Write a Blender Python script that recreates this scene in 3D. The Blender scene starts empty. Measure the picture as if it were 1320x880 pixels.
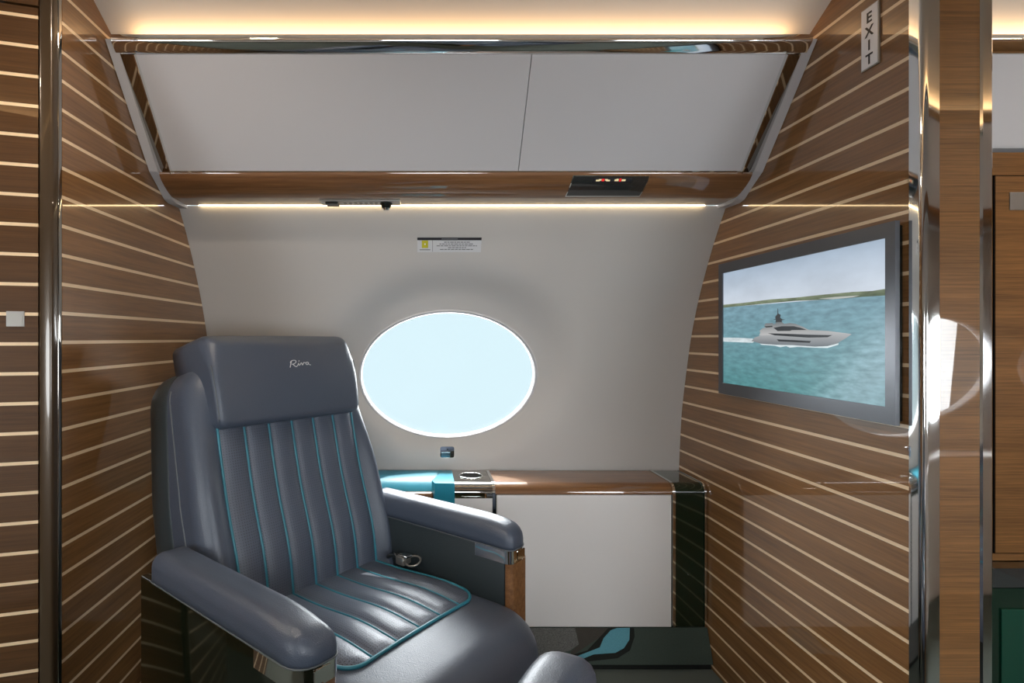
import bpy, bmesh, math, random
from mathutils import Vector, Matrix

random.seed(7)
C = bpy.context.scene.collection
ZC = 1.17                      # eye height above the carpet

# ------------------------------------------------------------------ camera, world, light, exposure
cam_d = bpy.data.cameras.new('camera')
cam = bpy.data.objects.new('camera', cam_d)
C.objects.link(cam)
cam.location = (0, 0, ZC)
cam.rotation_euler = (math.radians(90), 0, 0)
cam_d.sensor_fit = 'HORIZONTAL'
cam_d.sensor_width = 36
cam_d.lens = 720 / 1320 * 36
cam_d.shift_x = (660 - 546) / 1320
cam_d.shift_y = -(440 - 436) / 1320
cam_d.clip_start = 0.02
bpy.context.scene.camera = cam

world = bpy.data.worlds.new('sky')
bpy.context.scene.world = world
world.use_nodes = True
wn = world.node_tree
bgn = wn.nodes['Background']
bgn.inputs[0].default_value = (0.75, 0.93, 1.0, 1)
bgn.inputs[1].default_value = 1.05

sun_d = bpy.data.lights.new('sun', 'SUN')
sun_d.energy = 7.0
sun_d.angle = math.radians(0.6)
sun_d.color = (1, 0.95, 0.86)
sun = bpy.data.objects.new('sun', sun_d)
C.objects.link(sun)
sun.rotation_euler = Vector((-0.10, -0.50, -0.60)).to_track_quat('-Z', 'Y').to_euler()


def daylight(x, y, z, sx, sz, power, toward):
    d = bpy.data.lights.new('daylight', 'AREA')
    d.shape = 'RECTANGLE'
    d.size, d.size_y = sx, sz
    d.energy = power
    d.color = (0.95, 0.97, 1.0)
    o = bpy.data.objects.new('daylight', d)
    C.objects.link(o)
    o.location = (x, y, z)
    o.rotation_euler = Vector(toward).to_track_quat('-Z', 'Z').to_euler()


for wx in (-1.6, 0.098, 1.48, 2.42):                      # daylight outside the windows behind the viewer
    daylight(wx, -0.75, ZC - 0.05, 0.92, 1.5, 80, (0, 1, -0.1))
daylight(0.098, 2.72, ZC + 0.25, 1.2, 0.9, 75, (0, -1, -0.45))
daylight(2.0, 2.72, ZC + 0.25, 1.2, 0.9, 25, (0, -1, -0.45))

vs = bpy.context.scene.view_settings
bpy.context.scene.display_settings.display_device = 'sRGB'
vs.view_transform = 'Standard'
vs.look = 'None'
vs.gamma = 1
vs.use_curve_mapping = False
vs.exposure = 0.0

COVE_LED = 5.4
VALANCE_LED = 14.0
FILL_LAMP = 300.0

# ------------------------------------------------------------------ materials


def new_mat(name):
    m = bpy.data.materials.new(name)
    m.use_nodes = True
    nt = m.node_tree
    return m, nt, nt.nodes['Principled BSDF']


def plain(name, col, rough=0.5, metal=0.0, coat=0.0, spec=0.5, bump=0.0, bscale=300.0, ior=None, sheen=0.0, var=0.0):
    m, nt, b = new_mat(name)
    b.inputs['Base Color'].default_value = (*col, 1)
    b.inputs['Roughness'].default_value = rough
    b.inputs['Metallic'].default_value = metal
    b.inputs['Coat Weight'].default_value = coat
    b.inputs['Coat Roughness'].default_value = 0.02
    b.inputs['Specular IOR Level'].default_value = spec
    b.inputs['Sheen Weight'].default_value = sheen
    tc = nt.nodes.new('ShaderNodeTexCoord')
    n = nt.nodes.new('ShaderNodeTexNoise')
    n.inputs['Scale'].default_value = bscale
    n.inputs['Detail'].default_value = 3
    nt.links.new(tc.outputs['Object'], n.inputs['Vector'])
    if bump:
        bp = nt.nodes.new('ShaderNodeBump')
        bp.inputs['Strength'].default_value = bump
        bp.inputs['Distance'].default_value = 0.001
        nt.links.new(n.outputs['Fac'], bp.inputs['Height'])
        nt.links.new(bp.outputs['Normal'], b.inputs['Normal'])
    if var:
        hs = nt.nodes.new('ShaderNodeMixRGB')
        hs.inputs[1].default_value = (*[c * (1 - var) for c in col], 1)
        hs.inputs[2].default_value = (*[min(1, c * (1 + var)) for c in col], 1)
        nt.links.new(n.outputs['Fac'], hs.inputs[0])
        nt.links.new(hs.outputs[0], b.inputs['Base Color'])
    return m


def wood(name, axis, dark, light, fine=130.0, coat=1.0):
    """lacquered veneer with the grain along axis"""
    m, nt, b = new_mat(name)
    tc = nt.nodes.new('ShaderNodeTexCoord')
    oi = nt.nodes.new('ShaderNodeObjectInfo')
    off = nt.nodes.new('ShaderNodeCombineXYZ')
    mul = nt.nodes.new('ShaderNodeMath'); mul.operation = 'MULTIPLY'; mul.inputs[1].default_value = 37.0
    nt.links.new(oi.outputs['Random'], mul.inputs[0])
    for i in range(3):
        nt.links.new(mul.outputs[0], off.inputs[i])
    add = nt.nodes.new('ShaderNodeVectorMath'); add.operation = 'ADD'
    nt.links.new(tc.outputs['Object'], add.inputs[0]); nt.links.new(off.outputs[0], add.inputs[1])

    def noise(across, along, detail, rough):
        mp = nt.nodes.new('ShaderNodeMapping')
        sc = [across] * 3
        sc['XYZ'.index(axis)] = along
        mp.inputs['Scale'].default_value = sc
        nt.links.new(add.outputs[0], mp.inputs['Vector'])
        n = nt.nodes.new('ShaderNodeTexNoise')
        n.inputs['Scale'].default_value = 1.0
        n.inputs['Detail'].default_value = detail
        n.inputs['Roughness'].default_value = rough
        nt.links.new(mp.outputs[0], n.inputs['Vector'])
        return n
    n1 = noise(fine, 3.5, 5, 0.62)
    n2 = noise(22, 1.2, 3, 0.5)
    n3 = noise(420, 12, 2, 0.5)
    mx = nt.nodes.new('ShaderNodeMath'); mx.operation = 'MULTIPLY_ADD'
    nt.links.new(n2.outputs['Fac'], mx.inputs[0]); mx.inputs[1].default_value = 0.38
    sc1 = nt.nodes.new('ShaderNodeMath'); sc1.operation = 'MULTIPLY'; sc1.inputs[1].default_value = 0.66
    nt.links.new(n1.outputs['Fac'], sc1.inputs[0]); nt.links.new(sc1.outputs[0], mx.inputs[2])
    mx2 = nt.nodes.new('ShaderNodeMath'); mx2.operation = 'MULTIPLY_ADD'; mx2.inputs[1].default_value = 0.34
    nt.links.new(n3.outputs['Fac'], mx2.inputs[0]); nt.links.new(mx.outputs[0], mx2.inputs[2])
    cr = nt.nodes.new('ShaderNodeValToRGB')
    cr.color_ramp.elements[0].position = 0.42; cr.color_ramp.elements[0].color = (*dark, 1)
    cr.color_ramp.elements[1].position = 0.86; cr.color_ramp.elements[1].color = (*light, 1)
    nt.links.new(mx2.outputs[0], cr.inputs[0])
    nt.links.new(cr.outputs[0], b.inputs['Base Color'])
    b.inputs['Roughness'].default_value = 0.45
    b.inputs['Specular IOR Level'].default_value = 0.2
    b.inputs['Coat Weight'].default_value = coat
    b.inputs['Coat Roughness'].default_value = 0.012
    b.inputs['Coat IOR'].default_value = 1.6
    return m


def emit(name, col, strength):
    m, nt, b = new_mat(name)
    b.inputs['Base Color'].default_value = (0, 0, 0, 1)
    b.inputs['Emission Color'].default_value = (*col, 1)
    b.inputs['Emission Strength'].default_value = strength
    return m


def leather(name, col, perforated=False, rough=0.36):
    m, nt, b = new_mat(name)
    b.inputs['Base Color'].default_value = (*col, 1)
    b.inputs['Roughness'].default_value = rough
    b.inputs['Specular IOR Level'].default_value = 0.55
    tc = nt.nodes.new('ShaderNodeTexCoord')
    v = nt.nodes.new('ShaderNodeTexVoronoi'); v.inputs['Scale'].default_value = 420
    n = nt.nodes.new('ShaderNodeTexNoise'); n.inputs['Scale'].default_value = 16; n.inputs['Detail'].default_value = 4
    nt.links.new(tc.outputs['Object'], v.inputs['Vector']); nt.links.new(tc.outputs['Object'], n.inputs['Vector'])
    ad = nt.nodes.new('ShaderNodeMath'); ad.operation = 'MULTIPLY_ADD'; ad.inputs[1].default_value = 2.2
    nt.links.new(n.outputs['Fac'], ad.inputs[0]); nt.links.new(v.outputs['Distance'], ad.inputs[2])
    bp = nt.nodes.new('ShaderNodeBump'); bp.inputs['Strength'].default_value = 0.18; bp.inputs['Distance'].default_value = 0.002
    nt.links.new(ad.outputs[0], bp.inputs['Height'])
    nt.links.new(bp.outputs['Normal'], b.inputs['Normal'])
    if perforated:
        sx = nt.nodes.new('ShaderNodeSeparateXYZ')
        nt.links.new(tc.outputs['UV'], sx.inputs[0])
        outs = []
        for i in range(2):
            k = nt.nodes.new('ShaderNodeMath'); k.operation = 'MULTIPLY'; k.inputs[1].default_value = 2 * math.pi / 0.0068
            s = nt.nodes.new('ShaderNodeMath'); s.operation = 'SINE'
            nt.links.new(sx.outputs[i], k.inputs[0]); nt.links.new(k.outputs[0], s.inputs[0])
            outs.append(s)
        p = nt.nodes.new('ShaderNodeMath'); p.operation = 'ADD'
        nt.links.new(outs[0].outputs[0], p.inputs[0]); nt.links.new(outs[1].outputs[0], p.inputs[1])
        cr = nt.nodes.new('ShaderNodeValToRGB')
        cr.color_ramp.elements[0].position = 0.55; cr.color_ramp.elements[0].color = (*col, 1)
        cr.color_ramp.elements[1].position = 0.95; cr.color_ramp.elements[1].color = (*[c * 0.16 for c in col], 1)
        mr = nt.nodes.new('ShaderNodeMath'); mr.operation = 'MULTIPLY_ADD'; mr.inputs[1].default_value = 0.5; mr.inputs[2].default_value = 0.0
        nt.links.new(p.outputs[0], mr.inputs[0]); nt.links.new(mr.outputs[0], cr.inputs[0])
        nt.links.new(cr.outputs[0], b.inputs['Base Color'])
    return m


WD = (0.118, 0.053, 0.0165)
WL = (0.265, 0.126, 0.043)
M = {
    'plank': wood('teak_along', 'Y', WD, WL),
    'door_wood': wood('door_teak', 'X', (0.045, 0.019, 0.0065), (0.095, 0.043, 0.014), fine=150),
    'wood_x': wood('teak_across', 'X', (0.058, 0.026, 0.0085), (0.205, 0.094, 0.030), fine=230),
    'rail_wood': wood('rail_teak', 'X', (0.09, 0.036, 0.013), (0.27, 0.125, 0.05), fine=90),
    'inlay': plain('pale_inlay', (0.80, 0.60, 0.38), 0.4, coat=1.0, var=0.06, bscale=60),
    'white': plain('white_sidewall', (0.51, 0.485, 0.465), 0.6, bump=0.05, bscale=900, var=0.02),
    'bin_white': plain('bin_white', (0.53, 0.515, 0.525), 0.5, bump=0.05, bscale=900, var=0.01),
    'panel_white': plain('pale_leather', (0.78, 0.75, 0.74), 0.5, bump=0.08, bscale=700, var=0.02),
    'ceiling': plain('ceiling_white', (0.72, 0.69, 0.65), 0.6, var=0.01, bscale=5),
    'chrome': plain('chrome', (0.78, 0.78, 0.77), 0.05, metal=1.0),
    'chrome_dark': plain('smoked_chrome', (0.42, 0.40, 0.37), 0.04, metal=1.0),
    'bronze': plain('bronze_lacquer', (0.060, 0.038, 0.020), 0.28, metal=0.25, coat=0.5),
    'black': plain('black_gap', (0.004, 0.004, 0.004), 0.8, spec=0.02),
    'gloss_dark': plain('green_tinted_dark_lacquer', (0.003, 0.016, 0.008), 0.1, coat=1.0),  # dark gloss; the green tint of shadows is put into the colour
    'gloss_green_tint': plain('green_tinted_lacquer', (0.003, 0.045, 0.026), 0.1, coat=1.0),  # same dark gloss, with more of the shadow's green in its colour
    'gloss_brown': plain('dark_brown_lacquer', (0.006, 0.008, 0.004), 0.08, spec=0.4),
    'leather': leather('navy_grey_leather', (0.064, 0.079, 0.112)),
    'leather_dark': leather('charcoal_leather', (0.030, 0.040, 0.045)),
    'leather_perf': leather('perforated_leather', (0.080, 0.096, 0.134), True),
    'piping': plain('turquoise_piping', (0.028, 0.185, 0.255), 0.35),
    'seam': plain('grey_seam', (0.10, 0.11, 0.12), 0.5),
    'thread': plain('silver_thread', (0.62, 0.63, 0.66), 0.4),
    'teal': plain('teal_reflection', (0.02, 0.24, 0.34), 0.3, bump=0.1),  # blue reflection on the glossy ledge, put into its colour
    'carpet': plain('carpet', (0.10, 0.118, 0.105), 0.95, bump=0.9, bscale=500, var=0.5),
    'carpet_grey': plain('grey_fleck_carpet', (0.11, 0.11, 0.105), 0.95, bump=1.0, bscale=260, var=0.85),
    'carpet_brown': plain('brown_carpet', (0.048, 0.043, 0.036), 0.95, bump=0.9, bscale=500, var=0.4),
    'carpet_green': plain('green_carpet', (0.042, 0.060, 0.050), 0.95, bump=0.9, bscale=500, var=0.4),
    'carpet_black': plain('black_carpet', (0.008, 0.010, 0.008), 0.95, bump=0.9, bscale=500, var=0.4),
    'carpet_teal': plain('turquoise_carpet', (0.10, 0.30, 0.37), 0.95, bump=0.9, bscale=400, var=0.3),
    'tv_frame': plain('grey_tv_frame', (0.11, 0.115, 0.13), 0.32, metal=0.4),
    'tv_black': plain('black_plastic', (0.006, 0.008, 0.006), 0.25),
    'metal_grey': plain('satin_grey_metal', (0.42, 0.40, 0.37), 0.3, metal=0.8),
    'smoke': plain('smoked_panel', (0.028, 0.030, 0.030), 0.12, coat=0.8),
    'sign_white': plain('sign_white', (0.78, 0.78, 0.82), 0.3),
    'ink': plain('ink', (0.015, 0.015, 0.02), 0.5),
    'ink_grey': plain('grey_ink', (0.16, 0.16, 0.17), 0.6),
    'yellow': plain('yellow_print', (0.50, 0.46, 0.02), 0.5),
    'placard': plain('placard_silver', (0.60, 0.60, 0.62), 0.4),
    'valance_under': plain('taupe_underside', (0.30, 0.20, 0.14), 0.25, coat=0.5),
    'led_warm': emit('led_warm', (1.0, 0.60, 0.28), COVE_LED),
    'led_valance': emit('led_valance', (1.0, 0.74, 0.40), VALANCE_LED),
    'fill_lamp_face': emit('fill_lamp_face', (1.0, 0.86, 0.70), FILL_LAMP),
    'sign_red': emit('sign_red', (0.9, 0.02, 0.02), 0.9),
    'sign_cream': emit('sign_cream', (0.95, 0.80, 0.45), 0.85),
    'blue_reflection': plain('chrome_blue_reflection', (0.35, 0.62, 0.78), 0.12, metal=0.9),  # blue reflection in the chrome latch, put into the lever's colour
}


def glass_mat():
    m, nt, b = new_mat('window_glass')
    nt.nodes.remove(b)
    out = nt.nodes['Material Output']
    t = nt.nodes.new('ShaderNodeBsdfTransparent'); t.inputs[0].default_value = (0.97, 0.985, 0.985, 1)
    g = nt.nodes.new('ShaderNodeBsdfGlossy'); g.inputs['Roughness'].default_value = 0.02
    f = nt.nodes.new('ShaderNodeFresnel'); f.inputs[0].default_value = 1.3
    mx = nt.nodes.new('ShaderNodeMixShader')
    nt.links.new(f.outputs[0], mx.inputs[0]); nt.links.new(t.outputs[0], mx.inputs[1]); nt.links.new(g.outputs[0], mx.inputs[2])
    nt.links.new(mx.outputs[0], out.inputs[0])
    return m


M['glass'] = glass_mat()


def screen_mat(name, c_low, c_high, b0, b1, wave=0.0, strength=1.0, spray=False):
    """lit picture area: colour from height on the screen (UV) with a little ripple"""
    m, nt, b = new_mat(name)
    tc = nt.nodes.new('ShaderNodeTexCoord')
    sx = nt.nodes.new('ShaderNodeSeparateXYZ'); nt.links.new(tc.outputs['UV'], sx.inputs[0])
    mr = nt.nodes.new('ShaderNodeMapRange'); mr.inputs[1].default_value = b0; mr.inputs[2].default_value = b1
    nt.links.new(sx.outputs[1], mr.inputs[0])
    mp = nt.nodes.new('ShaderNodeMapping'); mp.inputs['Scale'].default_value = (24, 85, 1) if wave else (6, 13, 1)
    mp.inputs['Rotation'].default_value = (0, 0, -0.25 if wave else 0.1)
    nt.links.new(tc.outputs['UV'], mp.inputs[0])
    n = nt.nodes.new('ShaderNodeTexNoise'); n.inputs['Scale'].default_value = 1; n.inputs['Detail'].default_value = 5
    nt.links.new(mp.outputs[0], n.inputs['Vector'])
    mix = nt.nodes.new('ShaderNodeMixRGB'); mix.inputs[1].default_value = (*c_low, 1); mix.inputs[2].default_value = (*c_high, 1)
    nt.links.new(mr.outputs[0], mix.inputs[0])
    if spray:
        e = nt.nodes.new('ShaderNodeMath'); e.operation = 'MULTIPLY_ADD'; e.inputs[1].default_value = -1.1
        nt.links.new(sx.outputs[1], e.inputs[0]); nt.links.new(sx.outputs[0], e.inputs[2])
        e2 = nt.nodes.new('ShaderNodeMath'); e2.operation = 'MULTIPLY_ADD'; e2.inputs[1].default_value = 0.12
        nt.links.new(n.outputs['Fac'], e2.inputs[0]); nt.links.new(e.outputs[0], e2.inputs[2])
        f = nt.nodes.new('ShaderNodeMapRange'); f.interpolation_type = 'SMOOTHSTEP'
        f.inputs[1].default_value = 0.42; f.inputs[2].default_value = 0.64; f.inputs[4].default_value = 0.5
        nt.links.new(e2.outputs[0], f.inputs[0])
        mx = nt.nodes.new('ShaderNodeMixRGB'); mx.inputs[2].default_value = (0.40, 0.54, 0.62, 1)
        nt.links.new(f.outputs[0], mx.inputs[0]); nt.links.new(mix.outputs[0], mx.inputs[1])
        mix = mx
    am = nt.nodes.new('ShaderNodeMapRange')
    am.inputs[1].default_value = 0.3; am.inputs[2].default_value = 0.7
    am.inputs[3].default_value = 1 - (wave or 0.10); am.inputs[4].default_value = 1 + (wave or 0.10)
    nt.links.new(n.outputs['Fac'], am.inputs[0])
    mul = nt.nodes.new('ShaderNodeVectorMath'); mul.operation = 'SCALE'
    nt.links.new(mix.outputs[0], mul.inputs[0]); nt.links.new(am.outputs[0], mul.inputs['Scale'])
    b.inputs['Base Color'].default_value = (0.01, 0.01, 0.01, 1)
    b.inputs['Roughness'].default_value = 0.4
    b.inputs['Specular IOR Level'].default_value = 0.2
    nt.links.new(mul.outputs[0], b.inputs['Emission Color'])
    b.inputs['Emission Strength'].default_value = strength
    return m


# ------------------------------------------------------------------ mesh helpers
ORIGIN = {}


def org(parent):
    return ORIGIN.get(parent.name, Vector((0, 0, 0))) if parent else Vector((0, 0, 0))


def part(name, verts, faces, mat, parent=None, smooth=False, uvs=None, fidx=None, label=None, angle=None):
    o_ = org(parent)
    me = bpy.data.meshes.new(name)
    me.from_pydata([tuple(Vector(v) - o_) for v in verts], [], faces)
    mats = mat if isinstance(mat, (list, tuple)) else [mat]
    for m in mats:
        me.materials.append(m)
    if fidx:
        for p, i in zip(me.polygons, fidx):
            p.material_index = i
    if uvs:
        uv = me.uv_layers.new(name='UVMap')
        for p in me.polygons:
            for li in p.loop_indices:
                uv.data[li].uv = uvs[me.loops[li].vertex_index]
    bm = bmesh.new(); bm.from_mesh(me)
    bmesh.ops.recalc_face_normals(bm, faces=bm.faces)
    bm.to_mesh(me); bm.free()
    if smooth:
        for p in me.polygons:
            p.use_smooth = True
        if angle:
            me.set_sharp_from_angle(angle=math.radians(angle))
    o = bpy.data.objects.new(name, me)
    C.objects.link(o)
    if parent:
        o.parent = parent
        ORIGIN[o.name] = o_
    if label:
        o['label'] = label
    return o


def thing(name, label, cat, loc=(0, 0, 0), rotz=0.0, group=None, local=False):
    o = bpy.data.objects.new(name, None)
    o.empty_display_size = 0.05
    C.objects.link(o)
    o.location = loc
    o.rotation_euler = (0, 0, rotz)
    o['label'] = label; o['category'] = cat
    if group:
        o['group'] = group
    ORIGIN[o.name] = Vector((0, 0, 0)) if local else Vector(loc)
    return o


def struct(o):
    o['kind'] = 'structure'
    return o


def tag(o, label, cat, group=None):
    o['label'] = label; o['category'] = cat
    if group:
        o['group'] = group
    return o


def join(*vf):
    V, F = [], []
    for v, f in vf:
        n = len(V)
        V += list(v); F += [tuple(i + n for i in q) for q in f]
    return V, F


def box(x0, x1, y0, y1, z0, z1, bev=0.0, seg=2):
    bm = bmesh.new()
    bmesh.ops.create_cube(bm, size=1)
    for v in bm.verts:
        v.co = Vector(((x0 + x1) / 2 + v.co.x * (x1 - x0), (y0 + y1) / 2 + v.co.y * (y1 - y0), (z0 + z1) / 2 + v.co.z * (z1 - z0)))
    if bev:
        bmesh.ops.bevel(bm, geom=list(bm.edges) + list(bm.verts), offset=bev, segments=seg, affect='EDGES', profile=0.5)
    bm.verts.index_update()
    V = [v.co.copy() for v in bm.verts]; F = [tuple(v.index for v in f.verts) for f in bm.faces]
    bm.free()
    return V, F


def prism(poly, a0, a1, mp):
    """2-D polygon extruded along a third axis; mp(p, q, a) -> xyz"""
    n = len(poly)
    V = [mp(p, q, a0) for p, q in poly] + [mp(p, q, a1) for p, q in poly]
    F = [tuple(range(n)), tuple(range(2 * n - 1, n - 1, -1))]
    F += [(i, (i + 1) % n, n + (i + 1) % n, n + i) for i in range(n)]
    return V, F


def yz(y, z, x):
    return (x, y, z + ZC)


def tube(pts, r, n=8, closed=False):
    pts = [Vector(p) for p in pts]
    N = len(pts)
    V, F = [], []
    prev = None
    for i, p in enumerate(pts):
        a = pts[(i - 1) % N] if (closed or i > 0) else p
        b = pts[(i + 1) % N] if (closed or i < N - 1) else p
        t = (b - a).normalized()
        if prev is None:
            up = Vector((0, 0, 1)) if abs(t.z) < 0.9 else Vector((1, 0, 0))
            nn = t.cross(up).normalized()
        else:
            nn = (prev - t * prev.dot(t)).normalized()
        prev = nn
        bb = t.cross(nn)
        for k in range(n):
            an = 2 * math.pi * k / n
            V.append(p + nn * (r * math.cos(an)) + bb * (r * math.sin(an)))
    for i in range(N if closed else N - 1):
        j = (i + 1) % N
        for k in range(n):
            F.append((i * n + k, i * n + (k + 1) % n, j * n + (k + 1) % n, j * n + k))
    if not closed:
        F.append(tuple(range(n)))
        F.append(tuple((N - 1) * n + k for k in range(n))[::-1])
    return V, F


def rrect(x0, x1, y0, y1, r, n=6):
    """rounded rectangle outline; r may be four radii (x0y0, x1y0, x1y1, x0y1)"""
    rs = r if isinstance(r, (tuple, list)) else (r,) * 4
    out = []
    for (cx, cy, rr, a0) in ((x0, y0, rs[0], 180), (x1, y0, rs[1], 270), (x1, y1, rs[2], 0), (x0, y1, rs[3], 90)):
        ox = cx + (rr if cx == x0 else -rr); oy = cy + (rr if cy == y0 else -rr)
        for k in range(n + 1):
            a = math.radians(a0 + 90 * k / n)
            out.append((ox + rr * math.cos(a), oy + rr * math.sin(a)))
    res = []                                             # even out the straight runs
    for i, p in enumerate(out):
        q = out[(i + 1) % len(out)]
        L = math.dist(p, q)
        m = max(1, int(L / 0.03))
        for k in range(m):
            res.append((p[0] + (q[0] - p[0]) * k / m, p[1] + (q[1] - p[1]) * k / m))
    return res


def edge_dist(p, poly):
    best = 9
    for i in range(len(poly)):
        a = poly[i]; b = poly[(i + 1) % len(poly)]
        dx, dy = b[0] - a[0], b[1] - a[1]
        L = dx * dx + dy * dy
        t = 0 if L == 0 else max(0, min(1, ((p[0] - a[0]) * dx + (p[1] - a[1]) * dy) / L))
        d = math.hypot(p[0] - a[0] - t * dx, p[1] - a[1] - t * dy)
        best = min(best, d)
    return best


def dome(outline, H, R, D, mp, rings=14, Rf=None, bottom_r=0.0):
    """padded slab: height field H over an outline, rolled off with radius R at the edge, skirt down by D, closed below"""
    n = len(outline)
    cx = sum(p[0] for p in outline) / n; cy = sum(p[1] for p in outline) / n
    V, F = [], []
    V.append(mp(cx, cy, H(cx, cy)))
    for k in range(1, rings + 1):
        r = math.sin(math.pi / 2 * k / rings) if k < rings else 1.0
        for (px, py) in outline:
            x = cx + (px - cx) * r; y = cy + (py - cy) * r
            d = edge_dist((x, y), outline) if k < rings else 0.0
            RR = Rf(x, y) if Rf else R
            e = 1 - min(1, d / RR)
            V.append(mp(x, y, H(x, y) - RR * (1 - math.sqrt(max(0, 1 - e * e)))))
    for i in range(n):
        F.append((0, 1 + i, 1 + (i + 1) % n))
    for k in range(rings - 1):
        a, b = 1 + k * n, 1 + (k + 1) * n
        for i in range(n):
            F.append((a + i, b + i, b + (i + 1) % n, a + (i + 1) % n))
    base = 1 + (rings - 1) * n
    levels = [(1.0, 0.5), (1.0, 1.0)] if not bottom_r else [(1.0, 0.5), (1.0, 0.8), (0.985, 0.93), (0.95, 1.0)]
    for sc, fr in levels:
        st = len(V)
        for (px, py) in outline:
            x = cx + (px - cx) * sc; y = cy + (py - cy) * sc
            RR = Rf(px, py) if Rf else R
            top = H(px, py) - RR
            V.append(mp(x, y, top + (H(cx, cy) - D - top) * fr))
        for i in range(n):
            F.append((base + i, st + i, st + (i + 1) % n, base + (i + 1) % n))
        base = st
    F.append(tuple(base + i for i in range(n)))
    return V, F


def interp(tab, x):
    if x <= tab[0][0]:
        return tab[0][1]
    for (a, fa), (b, fb) in zip(tab, tab[1:]):
        if x <= b:
            return fa + (fb - fa) * (x - a) / (b - a)
    return tab[-1][1]


def smooth_interp(tab, x):
    """Catmull-Rom through table points"""
    if x <= tab[0][0]:
        return tab[0][1]
    if x >= tab[-1][0]:
        return tab[-1][1]
    for i in range(len(tab) - 1):
        if x <= tab[i + 1][0]:
            break
    x0, y0 = tab[i]; x1, y1 = tab[i + 1]
    m0 = (tab[i + 1][1] - tab[max(0, i - 1)][1]) / (tab[i + 1][0] - tab[max(0, i - 1)][0])
    m1 = (tab[min(len(tab) - 1, i + 2)][1] - y0) / (tab[min(len(tab) - 1, i + 2)][0] - x0)
    h = x1 - x0; t = (x - x0) / h
    return (2 * t**3 - 3 * t**2 + 1) * y0 + (t**3 - 2 * t**2 + t) * h * m0 + (-2 * t**3 + 3 * t**2) * y1 + (t**3 - t**2) * h * m1


# ------------------------------------------------------------------ the cabin section (y outwards, z relative to the eye)
XL, XR = -0.825, 1.02
CABX0, CABX1 = -2.4, 2.9
YM = 0.90                                     # cabin centre line
SIDE = [(-1.2, 2.236), (-0.6, 2.236), (-0.45, 2.226), (-0.317, 2.212), (-0.248, 2.199), (-0.117, 2.166), (0.012, 2.128), (0.14, 2.075),
        (0.27, 2.004), (0.36, 1.947), (0.447, 1.883)]
FACE = [(0.446, 1.774), (0.5, 1.682), (0.768, 1.451), (0.785, 1.445)]
CEIL = [(1.60, 0.772), (1.487, 0.797), (1.396, 0.846), (1.372, 0.855), (1.27, 0.872), (1.05, 0.885), (YM, 0.887)]


def side_y(z):
    return smooth_interp(SIDE, z)


def face_y(z):
    return interp(FACE, z)


def back_y(z):                                # where a partition's outline ends against sidewall, locker and ceiling
    if z <= 0.446:
        return side_y(z) - 0.002
    if z <= 0.785:
        return face_y(z) + 0.03
    return interp(sorted((b, a) for a, b in CEIL[1:]), max(z, 0.797)) + 0.004


WIN_C = (-0.15,)
WIN_A, WIN_B = 0.357, 0.256


def sidewall(x0, x1, z0, z1, wx, sign, name):
    """curved liner with a dished oval opening"""
    wz = -0.15

    def yy(x, z):
        e = math.hypot((x - wx - 0.012) / 0.50, (z + 0.112) / 0.385)
        t = max(0, min(1, (1.0 - e) / 0.30)); t = t * t * (3 - 2 * t)
        y = side_y(z) + 0.065 * t
        return y if sign > 0 else 2 * YM - y
    angs = [2 * math.pi * k / 112 for k in range(112)]
    for cx, cz in ((x0, z0), (x1, z0), (x1, z1), (x0, z1)):
        angs.append(math.atan2((cz - wz), (cx - wx)) % (2 * math.pi))
    angs.sort()
    n = len(angs)
    ts = [0, 0.04, 0.08, 0.13, 0.18, 0.24, 0.30, 0.37, 0.44, 0.52, 0.6, 0.7, 0.8, 0.9, 1]
    V, F = [], []
    for t in ts:
        for a in angs:
            ca, sa = math.cos(a), math.sin(a)
            rr = 1 / math.hypot(ca / WIN_A, sa / WIN_B)
            lim = []
            if ca > 1e-9: lim.append((x1 - wx) / ca)
            if ca < -1e-9: lim.append((x0 - wx) / ca)
            if sa > 1e-9: lim.append((z1 - wz) / sa)
            if sa < -1e-9: lim.append((z0 - wz) / sa)
            ro = min(lim)
            r = rr + (ro - rr) * t
            x, z = wx + ca * r, wz + sa * r
            V.append((x, yy(x, z), z + ZC))
    for k in range(len(ts) - 1):
        for i in range(n):
            F.append((k * n + i, k * n + (i + 1) % n, (k + 1) * n + (i + 1) % n, (k + 1) * n + i))
    o = struct(part(name, V, F, M['white'], smooth=True))
    return o, yy


WINN = [0]


def window(wx, yy, sign):
    WINN[0] += 1
    wz = -0.15

    def ring(sc, off, n=96):
        out = []
        for k in range(n):
            a = 2 * math.pi * k / n
            x, z = wx + WIN_A * sc * math.cos(a), wz + WIN_B * sc * math.sin(a)
            out.append((x, yy(x, z) + sign * off, z + ZC))
        return out
    n = 96
    rs = [ring(1.007, -0.001), ring(1.003, -0.003), ring(0.988, -0.002), ring(0.978, 0.008), ring(0.978, 0.05), ring(1.03, 0.05)]
    V = [v for r in rs for v in r]
    F = [(k * n + i, k * n + (i + 1) % n, (k + 1) * n + (i + 1) % n, (k + 1) * n + i) for k in range(len(rs) - 1) for i in range(n)]
    o = struct(part('window_%d' % WINN[0], V, F, M['bin_white'], smooth=True))
    for off in (0.018, 0.045):
        r = ring(0.978, off)
        V = r + [(wx, yy(wx, wz) + sign * off, wz + ZC)]
        part('pane', V, [(i, (i + 1) % n, n) for i in range(n)], M['glass'], o, smooth=True)
    return o


# floor
V, F = box(CABX0, CABX1, 2 * YM - 2.26, 2.26, -0.04, 0.0)
struct(part('floor', V, F, M['carpet']))

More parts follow.
